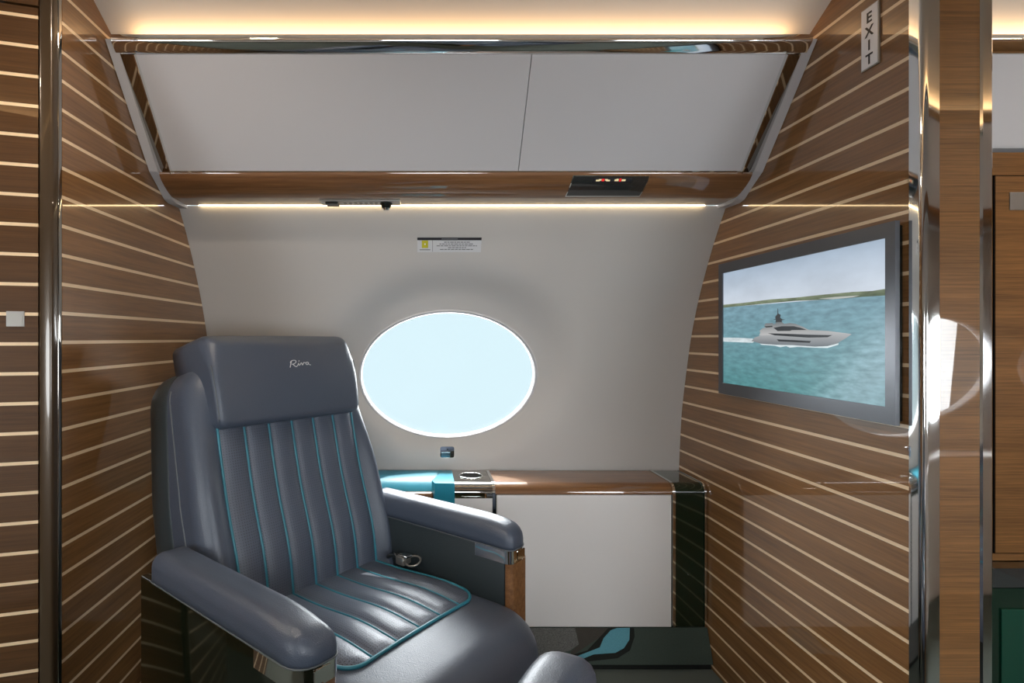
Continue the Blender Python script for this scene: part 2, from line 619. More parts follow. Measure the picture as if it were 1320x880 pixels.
# sidewalls and windows: the visible bay, the next bay to the right, and the side behind the viewer
o, yy = sidewall(XL - 0.14, XR + 0.14, -1.17, 0.447, 0.098, 1, 'wall_window'); window(0.098, yy, 1)
o, yy = sidewall(XR + 0.14, CABX1, -1.17, 0.447, 2.0, 1, 'wall_window_next'); window(2.0, yy, 1)
V, F = [], []
for z in (-1.17, -0.6, -0.3, 0.0, 0.2, 0.447):
    V += [(CABX0, side_y(z), z + ZC), (XL - 0.14, side_y(z), z + ZC)]
struct(part('wall_window_left', V, [(2 * i, 2 * i + 1, 2 * i + 3, 2 * i + 2) for i in range(5)], M['white'], smooth=True))
o, yy = sidewall(CABX0, -0.75, -1.17, 0.447, -1.6, -1, 'wall_behind_left'); window(-1.6, yy, -1)
o, yy = sidewall(-0.75, 1.02, -1.17, 0.447, 0.098, -1, 'wall_behind'); window(0.098, yy, -1)
o, yy = sidewall(1.02, 1.95, -1.17, 0.447, 1.48, -1, 'wall_behind_right'); window(1.48, yy, -1)
o, yy = sidewall(1.95, CABX1, -1.17, 0.447, 2.42, -1, 'wall_behind_far_right'); window(2.42, yy, -1)

# ceiling shell with a cove down each side
prof = list(CEIL) + [(2 * YM - y, z) for y, z in reversed(CEIL[:-1])]
V = [(x, y, z + ZC) for x in (CABX0, CABX1) for y, z in prof] + [(x, y, z + ZC + 0.02) for x in (CABX0, CABX1) for y, z in prof]
n = len(prof)
F = [(i, i + 1, n + i + 1, n + i) for i in range(n - 1)] + [(2 * n + i, 2 * n + i + 1, 3 * n + i + 1, 3 * n + i) for i in range(n - 1)]
struct(part('ceiling', V, F, M['ceiling'], smooth=True, angle=25))

# cabin ends, far out of the picture
for nm, xa, xb in (('wall_end_left', CABX0 - 0.04, CABX0), ('wall_end_right', CABX1, CABX1 + 0.04)):
    V, F = box(xa, xb, 2 * YM - 2.26, 2.26, 0, 0.89 + ZC)
    struct(part(nm, V, F, M['plank']))


# ------------------------------------------------------------------ plank walls
def plank_wall(name, xf, sgn, y0, pitch, zoff, thick, sub_thick):
    """xf: plane of the planks' faces; sgn +1 when the cabin is on the -x side"""
    ztop = 0.868
    zs = [-1.17 + i * 0.03 for i in range(int((ztop + 1.17) / 0.03) + 1)]
    poly = [(y0, -1.17)] + [(back_y(z) - 0.004, z) for z in zs if back_y(z) > y0] + [(y0, ztop)]
    V, F = prism(poly, xf + sgn * thick, xf + sgn * sub_thick, yz)
    w = struct(part(name, V, F, M['gloss_brown']))
    k0 = int(math.floor((-1.17 - zoff) / pitch)); k1 = int(math.ceil((0.93 - zoff) / pitch))
    st = 0.0041
    for k in range(k0, k1 + 1):
        for kind, za, zb in (('plank', zoff + pitch * k + st, zoff + pitch * (k + 1) - st), ('inlay_strip', zoff + pitch * k - st, zoff + pitch * k + st)):
            za, zb = max(za, -1.17), min(zb, 0.868)
            if zb - za < 0.002:
                continue
            m = 4 if kind == 'plank' else 1
            pts = [(max(y0 + 0.002, back_y(za + (zb - za) * i / m)), za + (zb - za) * i / m) for i in range(m + 1)]
            if pts[0][0] <= y0 + 0.01:
                continue
            poly = [(y0, zb), (y0, za)] + pts
            fx = xf if kind == 'plank' else xf + sgn * 0.0003
            V, F = prism(poly, fx, xf + sgn * thick, yz)
            part(kind, V, F, M['plank'] if kind == 'plank' else M['inlay'], w)
    return w


plank_wall('wall_left', XL, -1, 1.276, 0.0663, -0.009, 0.004, 0.135)
plank_wall('wall_right', XR, 1, 1.156, 0.0647, 0.008, 0.004, 0.14)

# end cap of the right partition: chrome corner, wood face, chrome edge
ytop = 0.875
ZT = ytop + ZC


def vprism(poly, z0, z1):
    return prism(poly, z0, z1, lambda x, y, z: (x, y, z))


cap = struct(part('trim_1', *vprism([(XR + 0.006, 1.156), (XR + 0.14, 1.156), (XR + 0.14, 1.146), (XR + 0.03, 1.146)], 0, ZT), M['gloss_brown']))
pts = [(XR, 1.172)]
pts = [(XR - 0.002, 1.20), (XR - 0.004, 1.192), (XR - 0.004, 1.176)]
cx, cy, rr = XR + 0.008, 1.148, 0.0115
arc = [(cx - rr * math.cos(a), cy - rr * math.sin(a)) for a in [math.radians(90 * k / 10) for k in range(11)]]
poly = [(XR + 0.0005, 1.172)] + [(XR - 0.0035, 1.170)] + arc + [(XR + 0.030, 1.1365), (XR + 0.030, 1.160), (XR + 0.006, 1.160)]
part('chrome_corner', *vprism(poly, 0.001, ZT - 0.001), M['chrome'], cap, smooth=True, angle=35)
part('wood_face', *vprism([(XR + 0.031, 1.1385), (XR + 0.1135, 1.1385), (XR + 0.1135, 1.146), (XR + 0.031, 1.146)], 0.001, ZT - 0.001), M['wood_x'], cap)
poly = [(XR + 0.1145, 1.140), (XR + 0.118, 1.136), (XR + 0.136, 1.136), (XR + 0.141, 1.140), (XR + 0.142, 1.156), (XR + 0.1145, 1.146)]
part('chrome_edge', *vprism(poly, 0.001, ZT - 0.001), M['chrome'], cap, smooth=True, angle=30)

# left: bronze post and the slightly turned plank door beside it
post = struct(part('trim_2', *vprism(rrect(-0.8575, -0.8265, 1.243, 1.275, 0.006, 3), 0.0, ZT), M['bronze'], smooth=True, angle=50))
part('edge_bead', *vprism(rrect(-0.8285, -0.8245, 1.262, 1.2745, 0.0018, 3), 0.0, ZT), M['chrome_dark'], post, smooth=True, angle=50)
E0 = Vector((-0.858, 1.250)); DD = Vector((-0.96, -0.28)).normalized(); NN = Vector((-DD.y, DD.x)) * -1
if NN.y > 0:
    NN = -NN


def door_box(t0, t1, d0, d1, z0, z1):
    V = []
    for z in (z0, z1):
        for t, d in ((t0, d0), (t1, d0), (t1, d1), (t0, d1)):
            p = E0 + DD * t + NN * d
            V.append((p.x, p.y, z + ZC))
    return V, [(0, 1, 2, 3), (7, 6, 5, 4), (0, 1, 5, 4), (1, 2, 6, 5), (2, 3, 7, 6), (3, 0, 4, 7)]


def door_local_obj(name, t0, t1, d0, d1, z0, z1, mat, parent):
    """own rotated frame so that the grain runs along the door"""
    V = []
    for z in (z0, z1):
        for t, d in ((t0, d0), (t1, d0), (t1, d1), (t0, d1)):
            V.append((t, d, z + ZC))
    return part(name, V, [(0, 1, 2, 3), (7, 6, 5, 4), (0, 1, 5, 4), (1, 2, 6, 5), (2, 3, 7, 6), (3, 0, 4, 7)], mat, parent)


door = bpy.data.objects.new('door_1', None); C.objects.link(door)
door.location = (E0.x, E0.y, 0)
ORIGIN[door.name] = Vector((0, 0, 0))
# local axes: +x runs away from the post along the door, +y is its back
door.rotation_euler = (0, 0, math.atan2(DD.y, DD.x))
door['kind'] = 'structure'
LD = 0.85


def sd(d):                                  # sign so that positive d points at the viewer
    ax = Vector((math.cos(math.atan2(DD.y, DD.x) + math.pi / 2), math.sin(math.atan2(DD.y, DD.x) + math.pi / 2)))
    return d if ax.dot(NN) > 0 else -d


door_local_obj('door_core', 0.004, LD, sd(-0.03), sd(-0.004), -1.165, 0.738, M['gloss_brown'], door)
door_local_obj('header_panel', 0.004, LD, sd(-0.03), sd(-0.001), 0.744, 0.865, M['door_wood'], door)
door_local_obj('shadow_gap', -0.0005, 0.004, sd(-0.03), sd(-0.006), -1.165, 0.865, M['black'], door)
pitch, zoff, st = 0.0663, -0.0122, 0.0037
for k in range(-18, 12):
    for kind, za, zb in (('plank', zoff + pitch * k + st, zoff + pitch * (k + 1) - st), ('inlay_strip', zoff + pitch * k - st, zoff + pitch * k + st)):
        za, zb = max(za, -1.165), min(zb, 0.738)
        if zb - za < 0.002:
            continue
        door_local_obj(kind, 0.004, LD, sd(-0.004), sd(0 if kind == 'plank' else -0.0003), za, zb, M['door_wood'] if kind == 'plank' else M['inlay'], door)
# square metal push plate on the door
pl = door_local_obj('latch_plate', 0.030, 0.064, sd(0), sd(0.003), 0.0265, 0.0600, M['metal_grey'], door)
pl['label'] = 'square satin metal push latch'
door_local_obj('latch_button', 0.0335, 0.0605, sd(0.003), sd(0.0042), 0.030, 0.0565, M['metal_grey'], pl)


# ------------------------------------------------------------------ overhead lockers
def strip_on_face(x0, x1, z0, z1, out, depth):
    """slab lying on the sloped locker face between two heights"""
    poly = [(face_y(z0) - out, z0), (face_y(z1) - out, z1), (face_y(z1) + depth, z1), (face_y(z0) + depth, z0)]
    return prism(poly, x0, x1, yz)


def face_pt(x, z, out):
    # normal of the sloped face: towards the cabin and down
    return (x, face_y(z) - out * 0.757, z - out * 0.653 + ZC)


def frame_strip(x0, x1, z0, z1, o0, o1, d=0.02):
    """sloping strip along the face with its two long edges at different heights off the face (a chamfer)"""
    V = []
    for z in (z0, z1):
        V += [face_pt(x0, z, o0), face_pt(x1, z, o1), face_pt(x1, z, -d), face_pt(x0, z, -d)]
    return V, [(0, 1, 2, 3), (7, 6, 5, 4), (0, 1, 5, 4), (1, 2, 6, 5), (2, 3, 7, 6), (3, 0, 4, 7)]


lk = thing('overhead_locker', 'white two-door overhead locker with chrome frame and glossy wood rail above the oval window', 'overhead locker',
           (0.1, 1.75, ZC + 0.446))
poly = [(1.500, 0.765), (face_y(0.74) + 0.016, 0.74), (face_y(0.5) + 0.016, 0.5), (1.80, 0.455), (1.90, 0.455), (1.95, 0.60), (1.95, 0.765)]
part('housing', *prism(poly, XL + 0.006, XR - 0.004, yz), M['bin_white'], lk)
seam = 0.285
for a, b in ((-0.757, seam - 0.001), (seam + 0.001, 0.953)):
    d = part('door', *frame_strip(a, b, 0.503, 0.7465, 0.0, 0.0, 0.014), M['bin_white'], lk)
# chrome top rail, slightly convex
tr = []
for k in range(9):
    t = k / 8
    z = 0.7485 + (0.7835 - 0.7485) * t
    tr.append((face_y(z) - 0.006 - 0.006 * math.sin(math.pi * t), z))
tr += [(1.450, 0.7835), (1.450, 0.772), (1.487, 0.772), (1.492, 0.750)]
part('top_rail', *prism(tr, -0.806, 1.003, yz), M['chrome'], lk, smooth=True, angle=40)
for a, b, o0, o1 in ((-0.796, -0.758, 0.004, 0.010), (0.954, 0.990, 0.010, 0.004)):
    part('side_frame', *frame_strip(a, b, 0.470, 0.7480, o0, o1), M['chrome_dark'], lk)
    e = b if a < 0 else a
    part('frame_bead', *frame_strip(e - 0.0015, e + 0.0015, 0.500, 0.7480, 0.012, 0.012), M['chrome'], lk)
# white end trims that run down and under to the sidewall
for a, b in ((XL + 0.002, -0.797), (0.991, XR - 0.002)):
    poly = []
    path = [(0.7735, None), (0.60, None), (0.5, None), (0.470, None)]
    outer = [(face_y(z) - 0.006, z) for z, _ in path] + [(1.770, 0.441), (1.80, 0.435), (1.884, 0.438)]
    inner = [(1.90, 0.452), (1.80, 0.46)] + [(face_y(z) + 0.012, z) for z in (0.50, 0.60, 0.7735)]
    part('end_trim', *prism(outer + inner, a, b, yz), M['bin_white'], lk)
# wood valance rail
va = []
for y, z in [(1.681, 0.5005), (1.6825, 0.492), (1.694, 0.480), (1.716, 0.4665), (1.742, 0.4545), (1.764, 0.4475), (1.778, 0.446)]:
    va.append((y, z))
va += [(1.785, 0.455), (1.72, 0.50)]
part('valance_rail', *prism(va, -0.796, 0.990, yz), M['rail_wood'], lk, smooth=True, angle=45)
part('valance_underside', *prism([(1.778, 0.4465), (1.874, 0.4465), (1.874, 0.455), (1.778, 0.455)], -0.796, 0.990, yz), M['valance_under'], lk)
part('valance_light_strip', *prism([(1.8745, 0.4440), (1.8825, 0.4460), (1.8815, 0.452), (1.8745, 0.452)], -0.755, 0.945, yz), M['led_valance'], lk)
part('cove_light_strip', *prism([(1.452, 0.7800), (1.490, 0.7890), (1.491, 0.786), (1.453, 0.777)], -0.76, 0.955, yz), M['led_warm'], lk)
part('chrome_line', *prism([(1.679, 0.4995), (1.679, 0.5030), (1.69, 0.5030), (1.69, 0.4995)], -0.757, 0.953, yz), M['chrome_dark'], lk)

# lit cabin sign let into the valance rail


def va_y(z):
    return interp(sorted((zz, y) for y, zz in va[:7]), z)


sg = thing('cabin_sign', 'dark smoked no-smoking and seat-belt sign set into the wood rail, with small lit red symbols', 'sign', (0.57, 1.70, ZC + 0.47))


def va_strip(x0, x1, z0, z1, out, dep, nz=5):
    pts = [z0 + (z1 - z0) * i / nz for i in range(nz + 1)]
    poly = [(va_y(z) - out, z - out * 0.6) for z in pts] + [(va_y(z) + dep, z) for z in reversed(pts)]
    return poly


def va_quad(xa0, xa1, xb0, xb1, z0, z1, out, dep, nz=5):
    """z0 lower edge from xa0..xa1, z1 upper edge from xb0..xb1"""
    V, F = [], []
    for i in range(nz + 1):
        t = i / nz; z = z0 + (z1 - z0) * t
        l = xa0 + (xb0 - xa0) * t; r = xa1 + (xb1 - xa1) * t
        V += [(l, va_y(z) - out, z - out * 0.7 + ZC), (r, va_y(z) - out, z - out * 0.7 + ZC), (r, va_y(z) + dep, z + ZC), (l, va_y(z) + dep, z + ZC)]
    for i in range(nz):
        a, b = 4 * i, 4 * i + 4
        for k in range(4):
            F.append((a + k, a + (k + 1) % 4, b + (k + 1) % 4, b + k))
    F += [(0, 1, 2, 3), (4 * nz + 3, 4 * nz + 2, 4 * nz + 1, 4 * nz)]
    return V, F


part('bezel', *va_quad(0.446, 0.681, 0.450, 0.683, 0.4475, 0.4915, 0.0015, 0.003), M['chrome'], sg)
part('face', *va_quad(0.4495, 0.6775, 0.453, 0.680, 0.4495, 0.489, 0.0025, 0.001), M['smoke'], sg, smooth=True, angle=40)
part('display', *va_quad(0.512, 0.630, 0.512, 0.630, 0.4750, 0.4855, 0.0032, -0.001, 2), M['ink'], sg)
for (a0, a1, z0, z1, mt) in ((0.522, 0.534, 0.4785, 0.4815, 'sign_cream'), (0.530, 0.538, 0.480, 0.4832, 'sign_cream'), (0.539, 0.547, 0.4785, 0.4838, 'sign_red'),
                             (0.549, 0.557, 0.480, 0.4832, 'sign_cream'), (0.553, 0.564, 0.4785, 0.4815, 'sign_cream'),
                             (0.578, 0.590, 0.4788, 0.4825, 'sign_cream'), (0.583, 0.589, 0.4815, 0.4838, 'sign_cream'), (0.592, 0.598, 0.4780, 0.4845, 'sign_red'), (0.5995, 0.611, 0.4788, 0.4825, 'sign_cream')):
    part('symbol', *va_quad(a0, a1, a0, a1, z0, z1, 0.0042, -0.002, 1), M[mt], sg)

# reading light and air nozzle plate under the rail
ps = thing('passenger_service_strip', 'slim metal strip with reading light and air nozzle under the wood rail', 'reading light', (-0.22, 1.82, ZC + 0.444))
part('plate', *box(-0.335, -0.075, 1.792, 1.852, ZC + 0.4405, ZC + 0.4465, 0.002), M['metal_grey'], ps)


def disc(cx, cy, r, z0, z1, n=24, r2=None):
    r2 = r2 or r
    V = [(cx + r * math.cos(2 * math.pi * k / n), cy + r * math.sin(2 * math.pi * k / n), z0) for k in range(n)]
    V += [(cx + r2 * math.cos(2 * math.pi * k / n), cy + r2 * math.sin(2 * math.pi * k / n), z1) for k in range(n)]
    F = [tuple(range(n)), tuple(range(2 * n - 1, n - 1, -1))] + [(k, (k + 1) % n, n + (k + 1) % n, n + k) for k in range(n)]
    return V, F


part('reading_light', *box(-0.318, -0.276, 1.80, 1.845, ZC + 0.434, ZC + 0.441, 0.003), M['tv_black'], ps)
part('air_nozzle', *disc(-0.122, 1.822, 0.013, ZC + 0.424, ZC + 0.441, r2=0.021), M['tv_black'], ps, smooth=True, angle=40)
part('nozzle_tip', *disc(-0.122, 1.822, 0.009, ZC + 0.4175, ZC + 0.4245, r2=0.012), M['chrome'], ps, smooth=True, angle=40)
for k in range(7):
    part('button', *box(-0.26 + k * 0.017, -0.25 + k * 0.017, 1.812, 1.832, ZC + 0.4385, ZC + 0.441, 0.001), M['chrome_dark'], ps)

# next bay's locker, to the right of the partition
l2 = thing('overhead_locker', 'white overhead locker in the next bay beyond the chrome-edged partition', 'overhead locker', (2.0, 1.7, ZC + 0.55))
poly = [(1.500, 0.765), (face_y(0.74) + 0.016, 0.74), (face_y(0.56) + 0.016, 0.56), (1.95, 0.56), (1.95, 0.765)]
part('housing', *prism(poly, XR + 0.146, CABX1 - 0.01, yz), M['bin_white'], l2)
part('door', *frame_strip(XR + 0.15, 2.1, 0.56, 0.7465, 0.0, 0.0, 0.014), M['bin_white'], l2)
part('door', *frame_strip(2.102, CABX1 - 0.02, 0.56, 0.7465, 0.0, 0.0, 0.014), M['bin_white'], l2)
part('top_rail', *prism(tr, XR + 0.146, CABX1 - 0.01, yz), M['chrome'], l2, smooth=True, angle=40)
part('cove_light_strip', *prism([(1.452, 0.7800), (1.490, 0.7890), (1.491, 0.786), (1.453, 0.777)], XR + 0.16, CABX1 - 0.1, yz), M['led_warm'], l2)


# lockers and coves on the side behind the viewer (seen only in the lacquer and chrome)
def my(poly):
    return [(2 * YM - y, z) for y, z in poly]


l3 = struct(part('trim_3', *prism(my([(1.500, 0.765), (face_y(0.765), 0.765), (face_y(0.5), 0.5), (1.774, 0.446), (1.93, 0.446), (1.95, 0.765)]), CABX0 + 0.01, CABX1 - 0.01, yz), M['bin_white']))
part('valance_rail', *prism(my([(y - 0.004, z - 0.002) for y, z in va[:7]] + [(1.785, 0.455), (1.70, 0.50)]), CABX0 + 0.01, CABX1 - 0.01, yz), M['rail_wood'], l3, smooth=True, angle=45)
part('top_rail', *prism(my(tr), CABX0 + 0.01, CABX1 - 0.01, yz), M['chrome'], l3, smooth=True, angle=40)
part('cove_light_strip', *prism(my([(1.452, 0.7800), (1.490, 0.7890), (1.491, 0.786), (1.453, 0.777)]), CABX0 + 0.1, CABX1 - 0.1, yz), M['led_warm'], l3)
part('side_ledge', *box(CABX0 + 0.01, CABX1 - 0.01, 2 * YM - 2.23, 2 * YM - 2.06, 0.0, ZC - 0.53, 0.02), M['panel_white'], l3)

# ------------------------------------------------------------------ side cabinet under the window
YF = 2.006
sc = thing('side_cabinet', 'low side ledge cabinet with glossy wood top and pale front panel under the oval window', 'cabinet', (0.4, 2.1, 0.13))
ZTOP, RC = -0.524, 0.036


def ledge_profile(yf, ztop, r, th=0.02, n=8):
    a = [(2.215, ztop)]
    a += [(yf + r - r * math.sin(math.radians(90 * k / n)), ztop - r + r * math.cos(math.radians(90 * k / n))) for k in range(n + 1)]
    b = [(yf + th, ztop - r), (yf + r + 0.004, ztop - th), (2.215, ztop - th)]
    return a + b


body = [(2.215, ZTOP - 0.012), (YF + 0.03, ZTOP - 0.012), (YF + 0.012, ZTOP - 0.03), (YF + 0.012, -1.034), (2.215, -1.034)]
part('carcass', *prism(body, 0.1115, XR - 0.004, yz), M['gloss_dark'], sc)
part('carcass', *prism([(2.215, ZTOP - 0.05), (2.07, ZTOP - 0.05), (2.045, ZTOP - 0.067), (2.045, -1.034), (2.215, -1.034)], -0.62, 0.111, yz), M['panel_white'], sc)
part('worktop', *prism(ledge_profile(YF, ZTOP, RC), 0.258, 0.893, yz), M['rail_wood'], sc, smooth=True, angle=40)
part('front_panel', *box(0.262, 0.8905, YF - 0.001, YF + 0.013, ZC - 1.036, ZC - 0.5625, 0.003), M['panel_white'], sc)


def edge_strip(x0, x1, yf, ztop, r, zb, mat):
    prof = [(2.216, ztop)] + [(yf + r - r * math.sin(math.radians(90 * k / 8)), ztop - r + r * math.cos(math.radians(90 * k / 8))) for k in range(9)]
    prof += [(yf, zb), (yf + 0.014, zb), (yf + 0.014, ztop - r), (yf + r, ztop - 0.014), (2.216, ztop - 0.014)]
    return part('chrome_strip', *prism(prof, x0, x1, yz), mat, sc, smooth=True, angle=40)


edge_strip(0.8935, 0.9035, YF - 0.004, ZTOP + 0.003, RC, -1.036, M['chrome'])
edge_strip(1.008, 1.016, YF - 0.004, ZTOP + 0.003, RC, -1.036, M['chrome'])
edge_strip(0.2475, 0.2575, YF - 0.004, ZTOP + 0.003, RC, -1.036, M['chrome'])
prof = [(2.215, ZTOP)] + [(YF + RC - RC * math.sin(math.radians(90 * k / 8)), ZTOP - RC + RC * math.cos(math.radians(90 * k / 8))) for k in range(9)]
prof += [(YF, -1.034), (YF + 0.011, -1.034), (YF + 0.011, ZTOP - 0.03), (YF + 0.03, ZTOP - 0.0115), (2.215, ZTOP - 0.0115)]
part('lacquered_end', *prism(prof, 0.904, 1.0075, yz), M['gloss_dark'], sc, smooth=True, angle=40, label='glossy dark lacquered end section, green shadow tint in its colour')
# chrome-grey box with a cup holder
bx = part('cup_holder_box', *prism(prof, 0.112, 0.2472, yz), M['chrome_dark'], sc, smooth=True, angle=40, label='polished smoked-chrome section with a round cup holder')
zt = ZC + ZTOP
part('cup_rim', *tube([(0.180 + 0.044 * math.cos(a), 2.128 + 0.044 * math.sin(a), zt + 0.001) for a in [2 * math.pi * k / 32 for k in range(32)]], 0.003, 8, True), M['chrome'], bx, smooth=True)
part('cup_well_disc', *disc(0.180, 2.128, 0.043, zt + 0.0004, zt + 0.0012, 32), M['black'], bx)  # flat black disc; the shade inside the well is put into its colour
part('front_seam', *box(0.112, 0.2472, YF - 0.002, YF + 0.002, zt - 0.048, zt - 0.044), M['chrome'], bx)
part('lower_front', *box(0.112, 0.2472, YF - 0.001, YF + 0.011, ZC - 1.034, zt - 0.05), M['panel_white'], bx)
# teal ledge to the left, with a wood nosing
part('teal_ledge', *prism([(2.215, ZTOP + 0.002), (2.13, ZTOP - 0.001), (2.075, ZTOP - 0.018), (2.055, ZTOP - 0.040), (2.10, ZTOP - 0.045), (2.215, ZTOP - 0.012)], -0.62, 0.075, yz), M['teal'], sc, smooth=True, angle=50, label='glossy ledge with a blue reflection put into its colour')
part('teal_end_block', *prism([(0.030, 2.052), (0.078, 2.205), (0.1115, 2.205), (0.1115, YF - 0.004), (0.040, YF + 0.002)], ZC + ZTOP - 0.085, ZC + ZTOP + 0.004, lambda x, y, z: (x, y, z)), M['teal'], sc, label='teal end block beside the cup holder')
part('wood_nosing', *box(-0.62, 0.036, 2.026, 2.060, zt - 0.066, zt - 0.038, 0.008, 3), M['rail_wood'], sc, smooth=True, angle=40)
# carpeted plinth with inlaid pattern
plinth = struct(part('baseboard_window', *prism([(2.215, -1.038), (2.004, -1.038), (1.962, -1.146), (1.985, -1.146), (1.985, -1.17), (2.215, -1.17)], -0.62, XR - 0.002, yz), M['carpet_green']))


def plinth_pt(x, t, out=0.0012):
    """t 0 at the top edge, 1 at the foot"""
    y = 2.004 + (1.962 - 2.004) * t; z = -1.038 + (-1.146 + 1.038) * t
    return (x, y - out * 0.93, z + out * 0.36 + ZC)


def px_pl(u, v):
    t = 0.5
    for _ in range(8):
        y = 2.004 + (1.962 - 2.004) * t
        z = (436 - v) * y / 720
        t = (z + 1.038) / (-0.108)
    return ((u - 546) * y / 720, max(0.0, min(1, t)))


for nm, mt, pts in (('carpet_patch', 'carpet_grey', [(600, 808), (741, 808), (746, 830), (735, 838), (700, 846), (660, 858), (600, 862)]),
                    ('carpet_patch', 'carpet_brown', [(741.2, 808), (800, 808), (770, 823), (742, 842), (735, 846), (736, 839), (746.5, 830)]),
                    ('carpet_patch', 'carpet_black', [(784, 808), (817, 808), (818, 820), (812, 838), (796, 848), (760, 852), (735, 856), (733, 845), (757, 838), (772, 822)]),
                    ('carpet_patch', 'carpet_teal', [(795, 808), (811.5, 808), (811, 824), (804, 835), (793, 841), (765, 843), (745, 851), (733, 856), (742, 846), (763, 838), (773, 834), (778, 822), (787, 812)])):
    q = [px_pl(u, v) for u, v in pts]
    out = {'carpet_black': 0.0012, 'carpet_teal': 0.0024}.get(mt, 0.0008)
    V = [plinth_pt(x, t, out) for x, t in q] + [plinth_pt(x, t, -0.002) for x, t in q]
    n = len(q)
    F = [tuple(range(n)), tuple(range(2 * n - 1, n - 1, -1))] + [(i, (i + 1) % n, n + (i + 1) % n, n + i) for i in range(n)]
    part(nm, V, F, M[mt], plinth)
part('shadow_gap', *box(-0.62, XR - 0.003, 1.975, 1.984, 0.0005, 0.024), M['carpet_black'], plinth)

# small latch on the sidewall under the window
la = thing('wall_latch', 'small chrome latch with painted blue reflection on the pale sidewall just below the oval window', 'latch', (0.09, 2.20, ZC - 0.45))
yl = side_y(-0.45)
part('latch_body', *prism(rrect(0.066, 0.122, ZC - 0.474, ZC - 0.430, 0.008, 4), yl - 0.006, yl + 0.002, lambda x, z, y: (x, y, z)), M['chrome'], la)
part('latch_lever', *box(0.070, 0.106, yl - 0.0085, yl - 0.0055, ZC - 0.470, ZC - 0.453, 0.001), M['blue_reflection'], la)
part('latch_slot', *box(0.108, 0.119, yl - 0.0075, yl - 0.0055, ZC - 0.470, ZC - 0.453, 0.001), M['smoke'], la)
part('latch_screw', *prism([(0.095 + 0.003 * math.cos(k * math.pi / 5), ZC - 0.441 + 0.003 * math.sin(k * math.pi / 5)) for k in range(10)], yl - 0.0075, yl - 0.0055, lambda x, z, y: (x, y, z)), M['ink'], la)

# placard above the window
pc = thing('instruction_placard', 'small silver placard with dark heading and yellow symbol on the sidewall above the oval window', 'placard', (0.09, 1.99, ZC + 0.33))


def sw_quad(x0, x1, z0, z1, out):
    V = []
    for o2 in (out, -0.001):
        V += [(x0, side_y(z0) - o2, z0 + ZC), (x1, side_y(z0) - o2, z0 + ZC), (x1, side_y(z1) - o2, z1 + ZC), (x0, side_y(z1) - o2, z1 + ZC)]
    return V, [(0, 1, 2, 3), (7, 6, 5, 4), (0, 1, 5, 4), (1, 2, 6, 5), (2, 3, 7, 6), (3, 0, 4, 7)]


px0, px1, pz0, pz1 = -0.022, 0.203, 0.306, 0.352
part('plate', *sw_quad(px0, px1, pz0, pz1, 0.0015), M['placard'], pc)
part('heading_bar', *sw_quad(px0, px1, pz1 - 0.0085, pz1, 0.0022), M['ink'], pc)
part('heading_text', *sw_quad(px0 + 0.085, px0 + 0.142, pz1 - 0.006, pz1 - 0.003, 0.0028), M['ink_grey'], pc)
part('divider', *sw_quad(px0 + 0.053, px0 + 0.0545, pz0 + 0.001, pz1 - 0.009, 0.0022), M['ink_grey'], pc)
ys = part('yellow_symbol', *sw_quad(px0 + 0.016, px0 + 0.038, pz0 + 0.013, pz1 - 0.0095, 0.0022), M['yellow'], pc)
part('symbol_dot', *sw_quad(px0 + 0.0245, px0 + 0.0295, pz0 + 0.0225, pz0 + 0.0275, 0.0028), M['sign_white'], ys)
part('print_line', *sw_quad(px0 + 0.008, px0 + 0.046, pz0 + 0.006, pz0 + 0.0085, 0.0022), M['ink_grey'], pc)
for i, (a, b) in enumerate(((0.094, 0.185), (0.078, 0.20), (0.068, 0.21), (0.108, 0.172), (0.08, 0.198))):
    zz = pz1 - 0.0145 - i * 0.0058
    vf = []
    x = px0 + a
    while x < px0 + b - 0.004:
        w = random.uniform(0.006, 0.016)
        vf.append(sw_quad(x, min(x + w, px0 + b), zz - 0.0013, zz + 0.0013, 0.0022))
        x += w + 0.0022
    part('print_line', *join(*vf), M['ink_grey'], pc)

# ------------------------------------------------------------------ television on the right wall
tv = thing('television', 'flat wall-mounted screen in a grey frame showing a motor yacht at sea', 'television', (1.0, 1.53, ZC + 0.03))
TY0, TY1, TZ0, TZ1 = 1.182, 1.890, -0.185, 0.2495
XT = 0.998
part('back_box', *box(XT + 0.009, XR - 0.0002, TY0 + 0.006, TY1 - 0.008, TZ0 + ZC + 0.008, TZ1 + ZC - 0.008, 0.002), M['tv_black'], tv)
SY0, SY1, SZ0, SZ1 = 1.208, 1.866, -0.148, 0.217
fr = []
for a, b, c, d in ((TY0, TY1, SZ1, TZ1), (TY0, TY1, TZ0, SZ0), (TY0, SY0, SZ0, SZ1), (SY1, TY1, SZ0, SZ1)):
    fr.append(box(XT, XT + 0.010, a, b, c + ZC, d + ZC))
part('bezel', *join(*fr), M['tv_frame'], tv)
scr = part('screen', *box(XT + 0.004, XT + 0.0095, SY0 - 0.001, SY1 + 0.001, SZ0 + ZC - 0.001, SZ1 + ZC + 0.001), M['tv_black'], tv)
